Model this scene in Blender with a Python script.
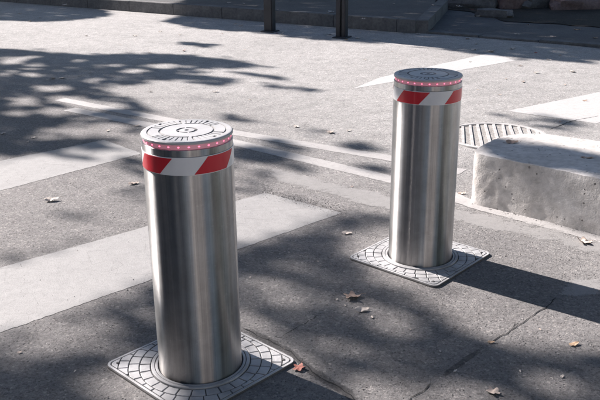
import bpy, bmesh, math, random
from mathutils import Vector, Matrix, noise
random.seed(7)
R = math.radians
scene = bpy.context.scene
C = scene.collection
for o in list(bpy.data.objects): bpy.data.objects.remove(o)

# ------------------------------------------------------------------ camera
FPX, PITCH, ROLL, CAMH = 782.28, 0.3447, -0.0102, 1.4062      # focal length in pixels of the 600 px wide photograph
fw = Vector((0, math.cos(PITCH), -math.sin(PITCH))); rt0 = Vector((1, 0, 0)); up0 = rt0.cross(fw)
rt = rt0*math.cos(ROLL) + up0*math.sin(ROLL); up = up0*math.cos(ROLL) - rt0*math.sin(ROLL)
CAM = Vector((0, 0, CAMH))
cd = bpy.data.cameras.new('camera'); cam = bpy.data.objects.new('camera', cd); C.objects.link(cam)
cd.sensor_width = 36; cd.lens = FPX/600*36; cd.clip_end = 2000; cd.clip_start = .05
m = Matrix((rt, up, -fw)).transposed().to_4x4(); m.translation = CAM; cam.matrix_world = m
scene.camera = cam
def px(x, y, z=0.0):
    d = fw*FPX + rt*(x-300) + up*(200-y); k = (z-CAMH)/d.z
    return CAM + d*k
def pix(P):
    d = Vector(P)-CAM; q = d.dot(fw)
    if q < .05: return None
    return 300+FPX*d.dot(rt)/q, 200-FPX*d.dot(up)/q

# ------------------------------------------------------------------ sky, sun, exposure
SUN_EL = R(34); SH = R(-38)                      # shadows fall along this ground direction
sundir = Vector((-math.cos(SH)*math.cos(SUN_EL), -math.sin(SH)*math.cos(SUN_EL), math.sin(SUN_EL)))   # towards the sun
w = bpy.data.worlds.new('World'); scene.world = w; w.use_nodes = True
nt = w.node_tree; bg = nt.nodes['Background']
sk = nt.nodes.new('ShaderNodeTexSky'); sk.sky_type = 'NISHITA'; sk.sun_disc = False
sk.sun_elevation = SUN_EL; sk.sun_rotation = math.atan2(sundir.x, sundir.y)
sk.air_density = 1.0; sk.dust_density = .8; sk.ozone_density = 2.5
nt.links.new(sk.outputs[0], bg.inputs[0]); bg.inputs[1].default_value = 0.05
sd = bpy.data.lights.new('sun', 'SUN'); sd.energy = 5.0; sd.angle = R(0.53); sd.color = (1, .915, .865)
sun = bpy.data.objects.new('sun', sd); C.objects.link(sun)
sun.rotation_euler = sundir.to_track_quat('Z', 'Y').to_euler(); sun.location = (-8, 8, 12)
vs = scene.view_settings; vs.view_transform = 'Standard'; vs.look = 'None'; vs.gamma = 1; vs.exposure = 1.38
vs.use_curve_mapping = False
scene.render.engine = 'CYCLES'

# ------------------------------------------------------------------ materials
def mat(name):
    mt = bpy.data.materials.new(name); mt.use_nodes = True
    return mt, mt.node_tree, mt.node_tree.nodes['Principled BSDF']
def N(t, typ, **kw):
    n = t.nodes.new(typ)
    for k, v in kw.items():
        if k in n.inputs: n.inputs[k].default_value = v
        else: setattr(n, k, v)
    return n
def ramp(t, fac, stops):
    r = t.nodes.new('ShaderNodeValToRGB'); el = r.color_ramp.elements
    while len(el) < len(stops): el.new(.5)
    for e, (p, c) in zip(el, stops):
        e.position = p; e.color = (*c, 1) if len(c) == 3 else c
    t.links.new(fac, r.inputs[0]); return r.outputs[0]
def mix(t, fac, a, b, mode='MIX'):
    n = t.nodes.new('ShaderNodeMix'); n.data_type = 'RGBA'; n.blend_type = mode
    for i, v in ((0, fac), (6, a), (7, b)):
        if hasattr(v, 'is_linked'): t.links.new(v, n.inputs[i])
        else: n.inputs[i].default_value = v if i == 0 else (*v, 1)
    return n.outputs[2]
def math_(t, op, a, b=0.0):
    n = t.nodes.new('ShaderNodeMath'); n.operation = op
    for i, v in ((0, a), (1, b)):
        if hasattr(v, 'is_linked'): t.links.new(v, n.inputs[i])
        else: n.inputs[i].default_value = v
    return n.outputs[0]
def wpos(t): return t.nodes.new('ShaderNodeNewGeometry').outputs['Position']
def noise_(t, scale, detail=4, rough=.55, vec=None):
    n = N(t, 'ShaderNodeTexNoise', Scale=scale, Detail=detail, Roughness=rough)
    t.links.new(vec if vec is not None else wpos(t), n.inputs['Vector']); return n.outputs[0]
def voro(t, scale, vec=None, feature='F1', out=0):
    n = t.nodes.new('ShaderNodeTexVoronoi'); n.feature = feature; n.inputs['Scale'].default_value = scale
    t.links.new(vec if vec is not None else wpos(t), n.inputs['Vector']); return n.outputs[out]
def bump(t, b, h, strength, dist, prev=None):
    n = t.nodes.new('ShaderNodeBump'); n.inputs['Strength'].default_value = strength; n.inputs['Distance'].default_value = dist
    t.links.new(h, n.inputs['Height'])
    if prev is not None: t.links.new(prev, n.inputs['Normal'])
    if b is not None: t.links.new(n.outputs[0], b.inputs['Normal'])
    return n.outputs[0]

def asphalt(name, dark, mid, light, grain=150, bstr=.6, bd=.004, rough=.85, pale=None):
    mt, t, b = mat(name)
    big = noise_(t, .9, 6, .62); med = noise_(t, 7, 5, .65); blot = noise_(t, 32, 5, .7)
    cell = voro(t, grain, out=1); sep = t.nodes.new('ShaderNodeSeparateColor'); t.links.new(cell, sep.inputs[0])
    cell2 = voro(t, grain*2.3, out=1); sep2 = t.nodes.new('ShaderNodeSeparateColor'); t.links.new(cell2, sep2.inputs[0])
    fine = noise_(t, 330, 4, .75)
    base = ramp(t, big, [(.30, dark), (.52, mid), (.75, light)])
    if pale:
        dp = t.nodes.new('ShaderNodeVectorMath'); dp.operation = 'DOT_PRODUCT'; t.links.new(wpos(t), dp.inputs[0]); dp.inputs[1].default_value = (math.cos(R(43)), math.sin(R(43)), 0)
        sc = math_(t, 'ADD', math_(t, 'MULTIPLY', dp.outputs['Value'], .1), math_(t, 'MULTIPLY', math_(t, 'SUBTRACT', big, .5), .09))
        base = mix(t, ramp(t, sc, [(.27, (0,)*3), (.42, (1,)*3)]), base, ramp(t, big, [(.3, pale[0]), (.52, pale[1]), (.75, pale[2])]))
    base = mix(t, math_(t, 'MULTIPLY', ramp(t, med, [(.42, (0,)*3), (.72, (1,)*3)]), .40), base, tuple(x*.66 for x in mid))
    base = mix(t, 1.0, base, ramp(t, blot, [(.3, (.80, .79, .79)), (.55, (1.0,)*3), (.75, (1.16, 1.15, 1.14))]), 'MULTIPLY')
    # single aggregate stones of mixed colour, mostly buried in the binder
    st = ramp(t, sep.outputs[0], [(0, (.60,)*3), (.25, (.92,)*3), (.8, (1.03,)*3), (.93, (1.25, 1.22, 1.2)), (1, (1.75, 1.7, 1.66))])
    base = mix(t, .75, base, st, 'MULTIPLY')
    base = mix(t, .6, base, ramp(t, sep2.outputs[0], [(0, (.62,)*3), (.3, (.95,)*3), (1, (1.25,)*3)]), 'MULTIPLY')
    base = mix(t, 1.0, base, ramp(t, fine, [(.3, (.80,)*3), (.7, (1.14,)*3)]), 'MULTIPLY')
    # open pores
    pv = voro(t, grain*.62); psel = voro(t, grain*.62, out=1); s3 = t.nodes.new('ShaderNodeSeparateColor'); t.links.new(psel, s3.inputs[0])
    pore = math_(t, 'MULTIPLY', ramp(t, pv, [(.10, (1,)*3), (.34, (0,)*3)]), ramp(t, s3.outputs[1], [(.50, (0,)*3), (.58, (1,)*3)]))
    base = mix(t, math_(t, 'MULTIPLY', pore, .6), base, tuple(x*.35 for x in dark))
    t.links.new(base, b.inputs['Base Color']); b.inputs['Roughness'].default_value = rough
    b.inputs['Specular IOR Level'].default_value = .3
    h = math_(t, 'ADD', math_(t, 'MULTIPLY', sep.outputs[1], .22), math_(t, 'MULTIPLY', noise_(t, grain*.95, 6, .78), 1.0))
    h = math_(t, 'SUBTRACT', h, math_(t, 'MULTIPLY', pore, .55))
    n1 = bump(t, None, noise_(t, 4, 4, .55), .3, .02)
    n1 = bump(t, None, noise_(t, 48, 5, .7), .45 if bd > .01 else .2, .02, n1)
    n2 = bump(t, None, h, bstr, bd, n1)
    bump(t, b, fine, .35, .0015, n2)
    return mt
M = {}
M['pave'] = asphalt('pavement_asphalt', (.262, .256, .258), (.352, .342, .342), (.442, .426, .422), grain=130, bstr=1.0, bd=.016, pale=((.49, .484, .482), (.55, .543, .54), (.60, .591, .587)))
M['shade_dark'] = asphalt('shade_darkened_asphalt', (.09, .09, .094), (.125, .124, .127), (.165, .162, .163))  # asphalt darkened so its colour carries the deep tree shade
M['road'] = asphalt('road_asphalt', (.40, .393, .389), (.44, .43, .426), (.48, .47, .463), grain=190, bstr=.5, bd=.004)

def paint(name, col, under, wear_lo, wear_hi, alpha=False, amax=.85):
    mt, t, b = mat(name)
    big = noise_(t, 3.2, 6, .68); fine = noise_(t, 150, 5, .78); med = noise_(t, 26, 5, .7)
    wear = math_(t, 'ADD', math_(t, 'MULTIPLY', big, .52), math_(t, 'ADD', math_(t, 'MULTIPLY', fine, .28), math_(t, 'MULTIPLY', med, .20)))
    f = ramp(t, wear, [(wear_lo, (0,)*3), (wear_hi, (1,)*3)])
    c = mix(t, math_(t, 'MULTIPLY', noise_(t, 1.9, 6, .65), .6), col, tuple(x*.74 for x in col))
    c = mix(t, 1.0, c, ramp(t, med, [(.3, (.88,)*3), (.7, (1.06,)*3)]), 'MULTIPLY')
    c = mix(t, 1.0, c, ramp(t, fine, [(.28, (.72,)*3), (.5, (1.0,)*3), (.75, (1.10,)*3)]), 'MULTIPLY')
    # hairline cracks in the paint
    cr = voro(t, 7, feature='DISTANCE_TO_EDGE'); cm = ramp(t, math_(t, 'ADD', cr, math_(t, 'MULTIPLY', med, .03)), [(.017, (1,)*3), (.024, (0,)*3)])
    c = mix(t, math_(t, 'MULTIPLY', cm, math_(t, 'MULTIPLY', big, .7)), c, tuple(x*.6 for x in under))
    if alpha:
        wear = math_(t, 'ADD', math_(t, 'MULTIPLY', math_(t, 'SUBTRACT', wear, .5), 3.2), .42)
        at = t.nodes.new('ShaderNodeAttribute'); at.attribute_name = 'inside'
        lim = math_(t, 'SUBTRACT', math_(t, 'MULTIPLY', at.outputs['Fac'], wear_hi), math_(t, 'MULTIPLY', wear, 1.0))
        t.links.new(c, b.inputs['Base Color']); t.links.new(ramp(t, math_(t, 'ADD', lim, .5), [(.46, (0,)*3), (.62, (amax,)*3)]), b.inputs['Alpha'])
    else:
        t.links.new(mix(t, math_(t, 'MULTIPLY', f, .85), c, under), b.inputs['Base Color'])
    b.inputs['Roughness'].default_value = .7; b.inputs['Specular IOR Level'].default_value = .35
    n1 = bump(t, None, noise_(t, 4, 4, .55), .3, .02)
    n2 = bump(t, None, noise_(t, 165, 6, .78), .5, .0045, n1)
    bump(t, b, f, .35, .0015, n2)
    return mt
M['tar'] = paint('seam_dirt', (.05, .05, .054), (.02, .02, .02), .45, .75, alpha=True, amax=.42)
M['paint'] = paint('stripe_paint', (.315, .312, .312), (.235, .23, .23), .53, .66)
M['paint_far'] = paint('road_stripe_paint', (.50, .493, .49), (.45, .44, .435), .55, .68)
M['paint_old'] = paint('worn_paint', (.42, .412, .408), (.2, .2, .2), .45, .72, alpha=True, amax=.62)
M['strip'] = paint('kerb_strip_concrete', (.41, .40, .397), (.26, .25, .25), .53, .66)

def concrete(name, a, b_, pits=True, scale=1.0):
    mt, t, b = mat(name)
    tc = t.nodes.new('ShaderNodeTexCoord').outputs['Object']
    big = noise_(t, 4*scale, 6, .65, tc); med = noise_(t, 22*scale, 5, .65, tc)
    c = ramp(t, big, [(.32, a), (.5, tuple((x+y)/2 for x, y in zip(a, b_))), (.68, b_)])
    c = mix(t, 1.0, c, ramp(t, med, [(.3, (.74,)*3), (.7, (1.16,)*3)]), 'MULTIPLY')
    pv = voro(t, 34*scale, tc); pit = ramp(t, math_(t, 'ADD', pv, math_(t, 'MULTIPLY', med, .12)), [(.16, (0,)*3), (.22, (1,)*3)])
    sel = voro(t, 34*scale, tc, out=1); s2 = t.nodes.new('ShaderNodeSeparateColor'); t.links.new(sel, s2.inputs[0])
    pit = math_(t, 'MAXIMUM', pit, ramp(t, s2.outputs[0], [(.28, (0,)*3), (.32, (1,)*3)]))
    if pits: c = mix(t, pit, tuple(x*.45 for x in a), c)
    t.links.new(c, b.inputs['Base Color']); b.inputs['Roughness'].default_value = .9; b.inputs['Specular IOR Level'].default_value = .25
    n1 = bump(t, None, big, .5, .02); n2 = bump(t, None, med, .55, .006, n1)
    n3 = bump(t, None, pit, .9 if pits else 0, .012, n2); bump(t, b, noise_(t, 150*scale, 3, .7, tc), .5, .003, n3)
    return mt
M['block'] = concrete('rough_concrete', (.46, .437, .42), (.62, .60, .585))
M['kerb'] = concrete('kerb_stone', (.11, .11, .115), (.18, .178, .18), False, 1.2)
M['rock'] = concrete('grey_stone', (.11, .105, .105), (.20, .185, .18), False, 1.5)
M['rock_red'] = concrete('reddish_stone', (.16, .105, .095), (.26, .18, .165), False, 1.5)
M['soil'] = asphalt('soil', (.035, .032, .03), (.05, .045, .04), (.07, .062, .055), grain=40, bstr=1, bd=.02)
M['crackm'] = asphalt('crack_dirt', (.02, .02, .022), (.03, .03, .032), (.045, .044, .044), grain=120)
M['gritm'] = concrete('grit_stone', (.20, .19, .185), (.46, .44, .42), False, 12)
M['dirt'] = asphalt('grate_dirt', (.26, .25, .24), (.33, .32, .31), (.40, .385, .375), grain=90)

def steel():
    mt, t, b = mat('brushed_steel')
    tc = t.nodes.new('ShaderNodeTexCoord').outputs['Object']
    sp = t.nodes.new('ShaderNodeSeparateXYZ'); t.links.new(tc, sp.inputs[0])
    ang = math_(t, 'ARCTAN2', sp.outputs[1], sp.outputs[0])
    # streaks running up the tube, and brushing round it
    def vecof(ka, kz):
        c = t.nodes.new('ShaderNodeCombineXYZ'); t.links.new(math_(t, 'MULTIPLY', math_(t, 'COSINE', ang), ka), c.inputs[0])
        t.links.new(math_(t, 'MULTIPLY', math_(t, 'SINE', ang), ka), c.inputs[1])
        t.links.new(math_(t, 'MULTIPLY', sp.outputs[2], kz), c.inputs[2]); return c.outputs[0]
    st = noise_(t, 1, 5, .6, vecof(9, 1.1)); st2 = noise_(t, 1, 4, .6, vecof(40, 2.5)); br = noise_(t, 1, 3, .6, vecof(4, 900))
    sm = noise_(t, 7, 6, .7, tc)
    c = ramp(t, st, [(.3, (.39, .39, .40)), (.7, (.56, .555, .55))])
    c = mix(t, 1.0, c, ramp(t, st2, [(.3, (.86,)*3), (.7, (1.06,)*3)]), 'MULTIPLY')
    c = mix(t, 1.0, c, ramp(t, sm, [(.35, (.80, .79, .78)), (.6, (1.02,)*3)]), 'MULTIPLY')
    scf = noise_(t, 1, 6, .75, vecof(5, 55)); c = mix(t, ramp(t, scf, [(.60, (0,)*3), (.70, (.4,)*3)]), c, (.66, .65, .64))
    drip = noise_(t, 1, 5, .7, vecof(26, 1.6)); c = mix(t, ramp(t, drip, [(.56, (0,)*3), (.72, (.45,)*3)]), c, (.27, .255, .245))
    low = ramp(t, sp.outputs[2], [(.0, (1,)*3), (.16, (0,)*3)])
    c = mix(t, math_(t, 'MULTIPLY', low, math_(t, 'MULTIPLY', sm, .55)), c, (.26, .225, .20))
    t.links.new(c, b.inputs['Base Color']); b.inputs['Metallic'].default_value = 1
    t.links.new(math_(t, 'ADD', .22, math_(t, 'ADD', math_(t, 'MULTIPLY', st2, .12), math_(t, 'MULTIPLY', sm, .10))), b.inputs['Roughness'])
    b.inputs['Anisotropic'].default_value = 1.0
    tg = t.nodes.new('ShaderNodeTangent'); tg.direction_type = 'RADIAL'; tg.axis = 'Z'
    t.links.new(tg.outputs[0], b.inputs['Tangent'])
    b.inputs['Anisotropic Rotation'].default_value = .25
    n1 = bump(t, None, br, .06, .0006)
    bump(t, b, st, .05, .002, n1)
    return mt
M['steel'] = steel()
def simple(name, col, rough=.5, metal=0.0, var=.2, bscale=60, bs=.2, coat=0.0):
    mt, t, b = mat(name)
    tc = t.nodes.new('ShaderNodeTexCoord').outputs['Object']
    n = noise_(t, bscale, 5, .6, tc); n2 = noise_(t, bscale*.12, 4, .6, tc)
    c = mix(t, 1.0, col, ramp(t, n2, [(.3, (1-var,)*3), (.7, (1+var*.5,)*3)]), 'MULTIPLY')
    t.links.new(c, b.inputs['Base Color']); b.inputs['Metallic'].default_value = metal
    t.links.new(math_(t, 'ADD', rough-.08, math_(t, 'MULTIPLY', n, .16)), b.inputs['Roughness'])
    b.inputs['Coat Weight'].default_value = coat
    bump(t, b, n, bs, .002)
    return mt
M['cast'] = simple('cast_metal_grey', (.40, .40, .408), .55, .05, .35, 90, .5)
M['cast_dark'] = simple('grimy_groove_metal', (.095, .092, .092), .9, 0, .4, 90, .5)
M['cap'] = simple('cap_aluminium', (.46, .46, .468), .45, .1, .16, 110, .3)
M['cap_groove'] = simple('cap_groove', (.22, .22, .226), .8, 0, .3, 110, .3)
M['film_white'] = simple('white_reflective_film', (.76, .76, .78), .38, 0, .12, 30, .05, .3)
M['film_red'] = simple('red_reflective_film', (.56, .012, .028), .38, 0, .15, 30, .05, .25)
M['led_ring'] = simple('led_lens_plastic', (.52, .37, .41), .35, 0, .2, 50, .1)
lrm = M['led_ring'].node_tree.nodes['Principled BSDF']; lrm.inputs['Emission Color'].default_value = (1, .22, .34, 1); lrm.inputs['Emission Strength'].default_value = .07
M['post'] = simple('dark_post_paint', (.022, .025, .034), .5, .1, .35, 40, .3)
M['grate'] = simple('worn_cast_iron', (.44, .43, .425), .65, .05, .3, 80, .5)
M['bark'] = simple('tree_bark', (.13, .11, .09), .9, 0, .5, 14, .9)
M['pale_wall'] = simple('pale_plaster', (.70, .66, .61), .9, 0, .15, 20, .3)
M['wall'] = simple('plaster_wall', (.26, .24, .23), .9, 0, .2, 20, .3)
mt, t, b = mat('led_light'); b.inputs['Emission Color'].default_value = (1, .16, .27, 1); b.inputs['Emission Strength'].default_value = .85
b.inputs['Base Color'].default_value = (.7, .25, .32, 1); M['led'] = mt
def leafmat(name, col, trans=0.0):
    mt, t, b = mat(name)
    tc = t.nodes.new('ShaderNodeTexCoord').outputs['Object']
    c = mix(t, noise_(t, 30, 4, .6, tc), tuple(x*.7 for x in col), tuple(min(1, x*1.25) for x in col))
    t.links.new(c, b.inputs['Base Color']); b.inputs['Roughness'].default_value = .7
    return mt
M['foliage'] = leafmat('tree_foliage', (.055, .085, .03))
LEAF = {'brown': leafmat('leaf_brown', (.40, .29, .23)), 'pale': leafmat('leaf_pale', (.54, .48, .43)), 'red': leafmat('leaf_red', (.34, .13, .10)),
        'ochre': leafmat('leaf_ochre', (.46, .32, .21)), 'tan': leafmat('leaf_tan', (.52, .43, .37))}

# ------------------------------------------------------------------ mesh helpers
def obj(name, bm, material, parent=None, smooth=None):
    me = bpy.data.meshes.new(name); bm.normal_update(); bm.to_mesh(me); bm.free()
    if smooth is not None:
        for p in me.polygons: p.use_smooth = True
        try: me.set_sharp_from_angle(angle=R(smooth))
        except Exception: pass
    me.materials.append(M[material] if isinstance(material, str) else material)
    o = bpy.data.objects.new(name, me); C.objects.link(o)
    if parent is not None: o.parent = parent
    return o
def tag(o, label=None, cat=None, group=None, kind=None):
    if label: o['label'] = label
    if cat: o['category'] = cat
    if group: o['group'] = group
    if kind: o['kind'] = kind
    return o
def empty(name, loc=(0, 0, 0), rz=0):
    o = bpy.data.objects.new(name, None); C.objects.link(o); o.location = loc; o.rotation_euler = (0, 0, rz); return o
def prism(bm, pts, z0, z1, inset=0.0, dz=0.0):
    """polygon (ccw) from z0 to z1, top edge chamfered by inset / dz"""
    cx = sum(p[0] for p in pts)/len(pts); cy = sum(p[1] for p in pts)/len(pts)
    def sh(k):
        out = []
        for x, y in pts:
            d = math.hypot(x-cx, y-cy) or 1; f = max(0, 1-k/d); out.append((cx+(x-cx)*f, cy+(y-cy)*f))
        return out
    rings = [(pts, z0), (pts, z1-dz)] if inset else [(pts, z0), (pts, z1)]
    if inset: rings.append((sh(inset), z1))
    vv = [[bm.verts.new((x, y, z)) for x, y in P] for P, z in rings]
    n = len(pts)
    for a, b2 in zip(vv, vv[1:]):
        for i in range(n): bm.faces.new((a[i], a[(i+1) % n], b2[(i+1) % n], b2[i]))
    bm.faces.new(vv[-1]); bm.faces.new(vv[0][::-1])
def lathe(prof, seg=96, close=False):
    bm = bmesh.new(); rows = []
    for r, z in prof:
        rows.append([bm.verts.new((r*math.cos(2*math.pi*i/seg), r*math.sin(2*math.pi*i/seg), z)) for i in range(seg)])
    pairs = list(zip(rows, rows[1:])) + ([(rows[-1], rows[0])] if close else [])
    for a, b2 in pairs:
        for i in range(seg): bm.faces.new((a[i], a[(i+1) % seg], b2[(i+1) % seg], b2[i]))
    return bm
def box(bm, c, s, rz=0.0):
    mm = Matrix.Translation(c) @ Matrix.Rotation(rz, 4, 'Z') @ Matrix.Diagonal((*s, 1)); bmesh.ops.create_cube(bm, size=1, matrix=mm)
def tube(bm, pts, rads, seg=8):
    rows = []
    for i, p in enumerate(pts):
        d = (pts[min(i+1, len(pts)-1)] - pts[max(i-1, 0)]).normalized()
        a = d.orthogonal().normalized() if i == 0 else (pa - d*pa.dot(d)).normalized()
        pa = a; b2 = d.cross(a)
        rows.append([bm.verts.new(p + (a*math.cos(2*math.pi*k/seg) + b2*math.sin(2*math.pi*k/seg))*rads[i]) for k in range(seg)])
    for a, b2 in zip(rows, rows[1:]):
        for k in range(seg): bm.faces.new((a[k], a[(k+1) % seg], b2[(k+1) % seg], b2[k]))
    bm.faces.new(rows[-1]); bm.faces.new(rows[0][::-1])
def sheet(name, pts, z, material, kind='structure', jit=0.0, step=.06):
    P = []
    for (x0, y0), (x1, y1) in zip(pts, pts[1:]+pts[:1]):
        L = math.hypot(x1-x0, y1-y0); n = max(1, int(L/step)) if jit else 1
        for i in range(n):
            f = i/n; j = jit if i else 0
            P.append((x0+(x1-x0)*f+random.uniform(-j, j), y0+(y1-y0)*f+random.uniform(-j, j)))
    bm = bmesh.new(); vs_ = [bm.verts.new((x, y, z)) for x, y in P]; f = bm.faces.new(vs_)
    f.normal_update()
    if f.normal.z < 0: f.normal_flip()
    bmesh.ops.triangulate(bm, faces=bm.faces[:])
    o = obj(name, bm, material)
    if kind: o['kind'] = kind
    return o
def xy(v): return (v.x, v.y)

# ------------------------------------------------------------------ the setting: ground, road, markings
TH = R(43); e1 = Vector((math.cos(TH), math.sin(TH))); e2 = Vector((math.sin(TH), -math.cos(TH)))
def st(s, t_): p = e1*s + e2*t_; return (p.x, p.y)
def far_line(pa, pb, ext):      # line through two photo points on the ground, extended both ways
    a, b2 = px(*pa), px(*pb); d = (b2-a).normalized(); return a - d*ext, b2 + d*ext
la, lb = far_line((230, 133), (389, 158), 40)
back = Vector((e1.x, e1.y, 0))*120
la, lb = far_line((230, 133), (389, 158), 150)
sheet('road', [xy(la), xy(lb), xy(lb+back*2), xy(la+back*2)], 0, 'pave')
sheet('pavement', [xy(la), xy(lb), xy(lb-back*2), xy(la-back*2)], 0, 'pave')
# two flush concrete strips along the edge of the road
def strip(name, pa, pb, qa, qb, ext0, ext1, z, material, jit=.004):
    a, b2, c, d = px(*pa), px(*pb), px(*qa), px(*qb)
    u = (b2-a).normalized(); v = (d-c).normalized()
    return sheet(name, [xy(c-v*ext0), xy(d+v*ext1), xy(b2+u*ext1), xy(a-u*ext0)], z, material, jit=jit, step=.05)
sdir = (px(389, 158)-px(230, 132)).normalized()*.5 + (px(389, 179)-px(230, 141.5)).normalized()*.5; sdir.normalize()
for (qa, qb, wd, e0, e1_, z) in (((230, 132), (389, 158), .055, 1.9, .50, .0014), ((230, 141.5), (389, 179), .058, 1.7, .40, .0013)):
    a, b2 = px(*qa), px(*qb); nn = Vector((-sdir.y, sdir.x, 0))
    sheet('flush_kerb_strip', [xy(a-sdir*e0-nn*wd), xy(a-nn*wd), xy(b2-nn*wd), xy(b2+sdir*e1_-nn*wd), xy(b2+sdir*e1_+nn*wd), xy(b2+nn*wd), xy(a+nn*wd), xy(a-sdir*e0+nn*wd)], z, 'strip', jit=.003, step=.02)
sheet('flush_kerb_strip', [xy(px(*q)) for q in [(430, 186), (455, 192), (470, 199), (600, 234), (680, 256), (680, 266), (600, 243), (470, 208), (430, 193)]], .0017, 'strip', jit=.005, step=.02)
def band(name, pts, z, material, sub=.03):
    # a band of worn material along a line: (x, y, half width in px along y) ; 'inside' fades to 0 at its rims
    L = []
    for (x0, y0, h0), (x1, y1, h1) in zip(pts, pts[1:]):
        n = max(2, int((px(x1, y1)-px(x0, y0)).length/sub))
        for i in range(n): f = i/n; L.append((x0+(x1-x0)*f, y0+(y1-y0)*f, h0+(h1-h0)*f))
    L.append(pts[-1]); me_v, me_f, ins = [], [], []
    for k, (x, y, h) in enumerate(L):
        e = min(1, k/4, (len(L)-1-k)/4)
        for j, fr in enumerate((-1, -.45, 0, .45, 1)):
            q = px(x, y+h*fr); me_v.append((q.x, q.y, z)); ins.append((0, .8, 1, .8, 0)[j]*e)
    for k in range(len(L)-1):
        for j in range(4): a = k*5+j; me_f.append((a, a+5, a+6, a+1))
    me = bpy.data.meshes.new(name); me.from_pydata(me_v, [], me_f); at = me.attributes.new('inside', 'FLOAT', 'POINT')
    at.data.foreach_set('value', ins); me.materials.append(M[material]); o = bpy.data.objects.new(name, me); C.objects.link(o); o['kind'] = 'structure'; return o
# crossing stripes
def stripe(pts, z=.0012): return sheet('crosswalk_stripe', [xy(p) for p in pts], z, 'paint', jit=.0035, step=.014)
def quad_stripe(far_a, far_b, near_a, near_b, ext_a, ext_b, z=.0012):
    a, b2, c, d = px(*far_a), px(*far_b), px(*near_a), px(*near_b)
    u = (b2-a).normalized(); v = (d-c).normalized()
    return stripe([c-v*ext_a, d+v*ext_b, b2+u*ext_b, a-u*ext_a], z)
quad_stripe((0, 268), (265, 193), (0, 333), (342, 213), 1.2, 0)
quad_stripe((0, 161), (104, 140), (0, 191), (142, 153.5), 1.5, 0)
far_c = quad_stripe((380, 77.5), (490, 53), (352, 89), (516, 60.5), 0, 0, .0014)
far_d = quad_stripe((507, 111), (600, 92), (596, 123.5), (700, 102), 0, 1.2, .0014)
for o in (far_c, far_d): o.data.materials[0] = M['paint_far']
# worn paint line before the block, and a worn scrap in the bollard's shadow
band('worn_line', [(262, 172, 9), (330, 188, 12), (392, 204, 11), (455, 215, 10), (530, 231, 12), (640, 259, 13)], .0021, 'paint_old')
band('worn_line', [(540, 292, 8), (575, 289, 13), (625, 284, 14)], .0021, 'paint_old')
# cracks and a tar seam
def crack(pts, wd, z=.002):
    P = [px(*q) for q in pts]; L = []
    for a, b2 in zip(P, P[1:]):
        n = max(2, int((b2-a).length/.025))
        for i in range(n): L.append(a.lerp(b2, i/n))
    L.append(P[-1]); left, right = [], []
    for i, p in enumerate(L):
        d = (L[min(i+1, len(L)-1)]-L[max(i-1, 0)]).normalized(); nn = Vector((-d.y, d.x, 0))
        q = p + nn*random.uniform(-.006, .006); k = wd*random.uniform(.3, 1.2)*(.3 if i in (0, len(L)-1) else 1)
        left.append(q+nn*k); right.append(q-nn*k)
    bm = bmesh.new(); lv = [bm.verts.new((v.x, v.y, z)) for v in left]; rv = [bm.verts.new((v.x, v.y, z)) for v in right]
    for i in range(len(lv)-1): bm.faces.new((rv[i], rv[i+1], lv[i+1], lv[i]))
    o = obj('pavement_crack', bm, 'crackm'); o['kind'] = 'structure'
crack([(380, 430), (412, 398), (432, 384)], .0022)
crack([(490, 345), (510, 331), (530, 318), (548, 306), (556, 298)], .0024)
crack([(510, 331), (516, 322)], .0012)
crack([(243, 328), (262, 338), (290, 352), (312, 372), (345, 392), (372, 412)], .0025)
band('seam', [(240, 327, 5), (262, 338, 6), (290, 352, 7), (312, 372, 8), (345, 392, 9), (380, 417, 9)], .0016, 'tar')
band('seam', [(432, 384, 4), (470, 357, 4), (492, 344, 4)], .0016, 'tar')
crack([(282, 336), (300, 326), (318, 316)], .0014)
crack([(548, 130), (572, 121), (598, 116)], .0035, .002)
# ------------------------------------------------------------------ far kerb and raised pavement
ka, kb = px(92, 8.5), px(415, 33.5)
kd = (kb-ka).normalized(); kn = Vector((-kd.y, kd.x, 0)); kn = kn if kn.y > 0 else -kn
klen = (kb-ka).length; KH = .17
K0 = ka - kd*14
far_p = sheet('far_pavement', [xy(K0+kn*.16), xy(kb+kn*.16+kd*.06), xy(px(431, 6, KH)+kd*.06), xy(px(434, -12, KH)+kd*.06), xy(px(300, -60, KH)+kn*14), xy(K0+kn*30)], KH-.004, 'shade_dark')
bm = bmesh.new(); prism(bm, [xy(p) for p in (K0+kn*.159, kb+kn*.159+kd*.06, px(431, 6, KH)+kd*.06, px(434, -12, KH)+kd*.06, K0+kn*6)], -.01, KH-.006); obj('pavement_fill', bm, 'shade_dark', far_p)
rd = (px(431, 6, KH)-kb); rd.z = 0; rl_ = rd.length; rd.normalize()
for i in range(3):
    bm = bmesh.new(); prism(bm, [(.012, -.158), (.9, -.158), (.9, 0), (.012, 0)], -.02, KH+.001, .012, .012)
    o = obj('kerb_stone', bm, 'kerb', far_p); q = kb + rd*(.02+.91*i) + kd*.004; o.location = (q.x, q.y, 0); o.rotation_euler = (0, 0, math.atan2(rd.y, rd.x))
t0 = 0
while t0 < klen+14-.1:
    L = min(random.uniform(.95, 1.05), klen+14-t0)
    bm = bmesh.new(); prism(bm, [(0.004, 0), (L-.004, 0), (L-.004, .158), (.004, .158)], -.02, KH, .012, .012)
    o = obj('kerb_stone', bm, 'kerb', far_p); p = K0 + kd*t0; o.location = (p.x, p.y, random.uniform(-.004, .004)); o.rotation_euler = (0, 0, math.atan2(kd.y, kd.x)+random.uniform(-.004, .004))
    t0 += L
vp = [px(*q) for q in [(421, 33), (520, 42), (640, 55), (900, 70)]]
sheet('far_side_shade_sheet', [xy(v+kn*.15) for v in vp]+[(vp[-1].x+20, vp[-1].y+40), xy(px(431, -12)+kn*14), xy(px(428, 8))], .003, 'shade_dark')  # dark sheet added here; deep tree shade is put into its colour
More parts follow.
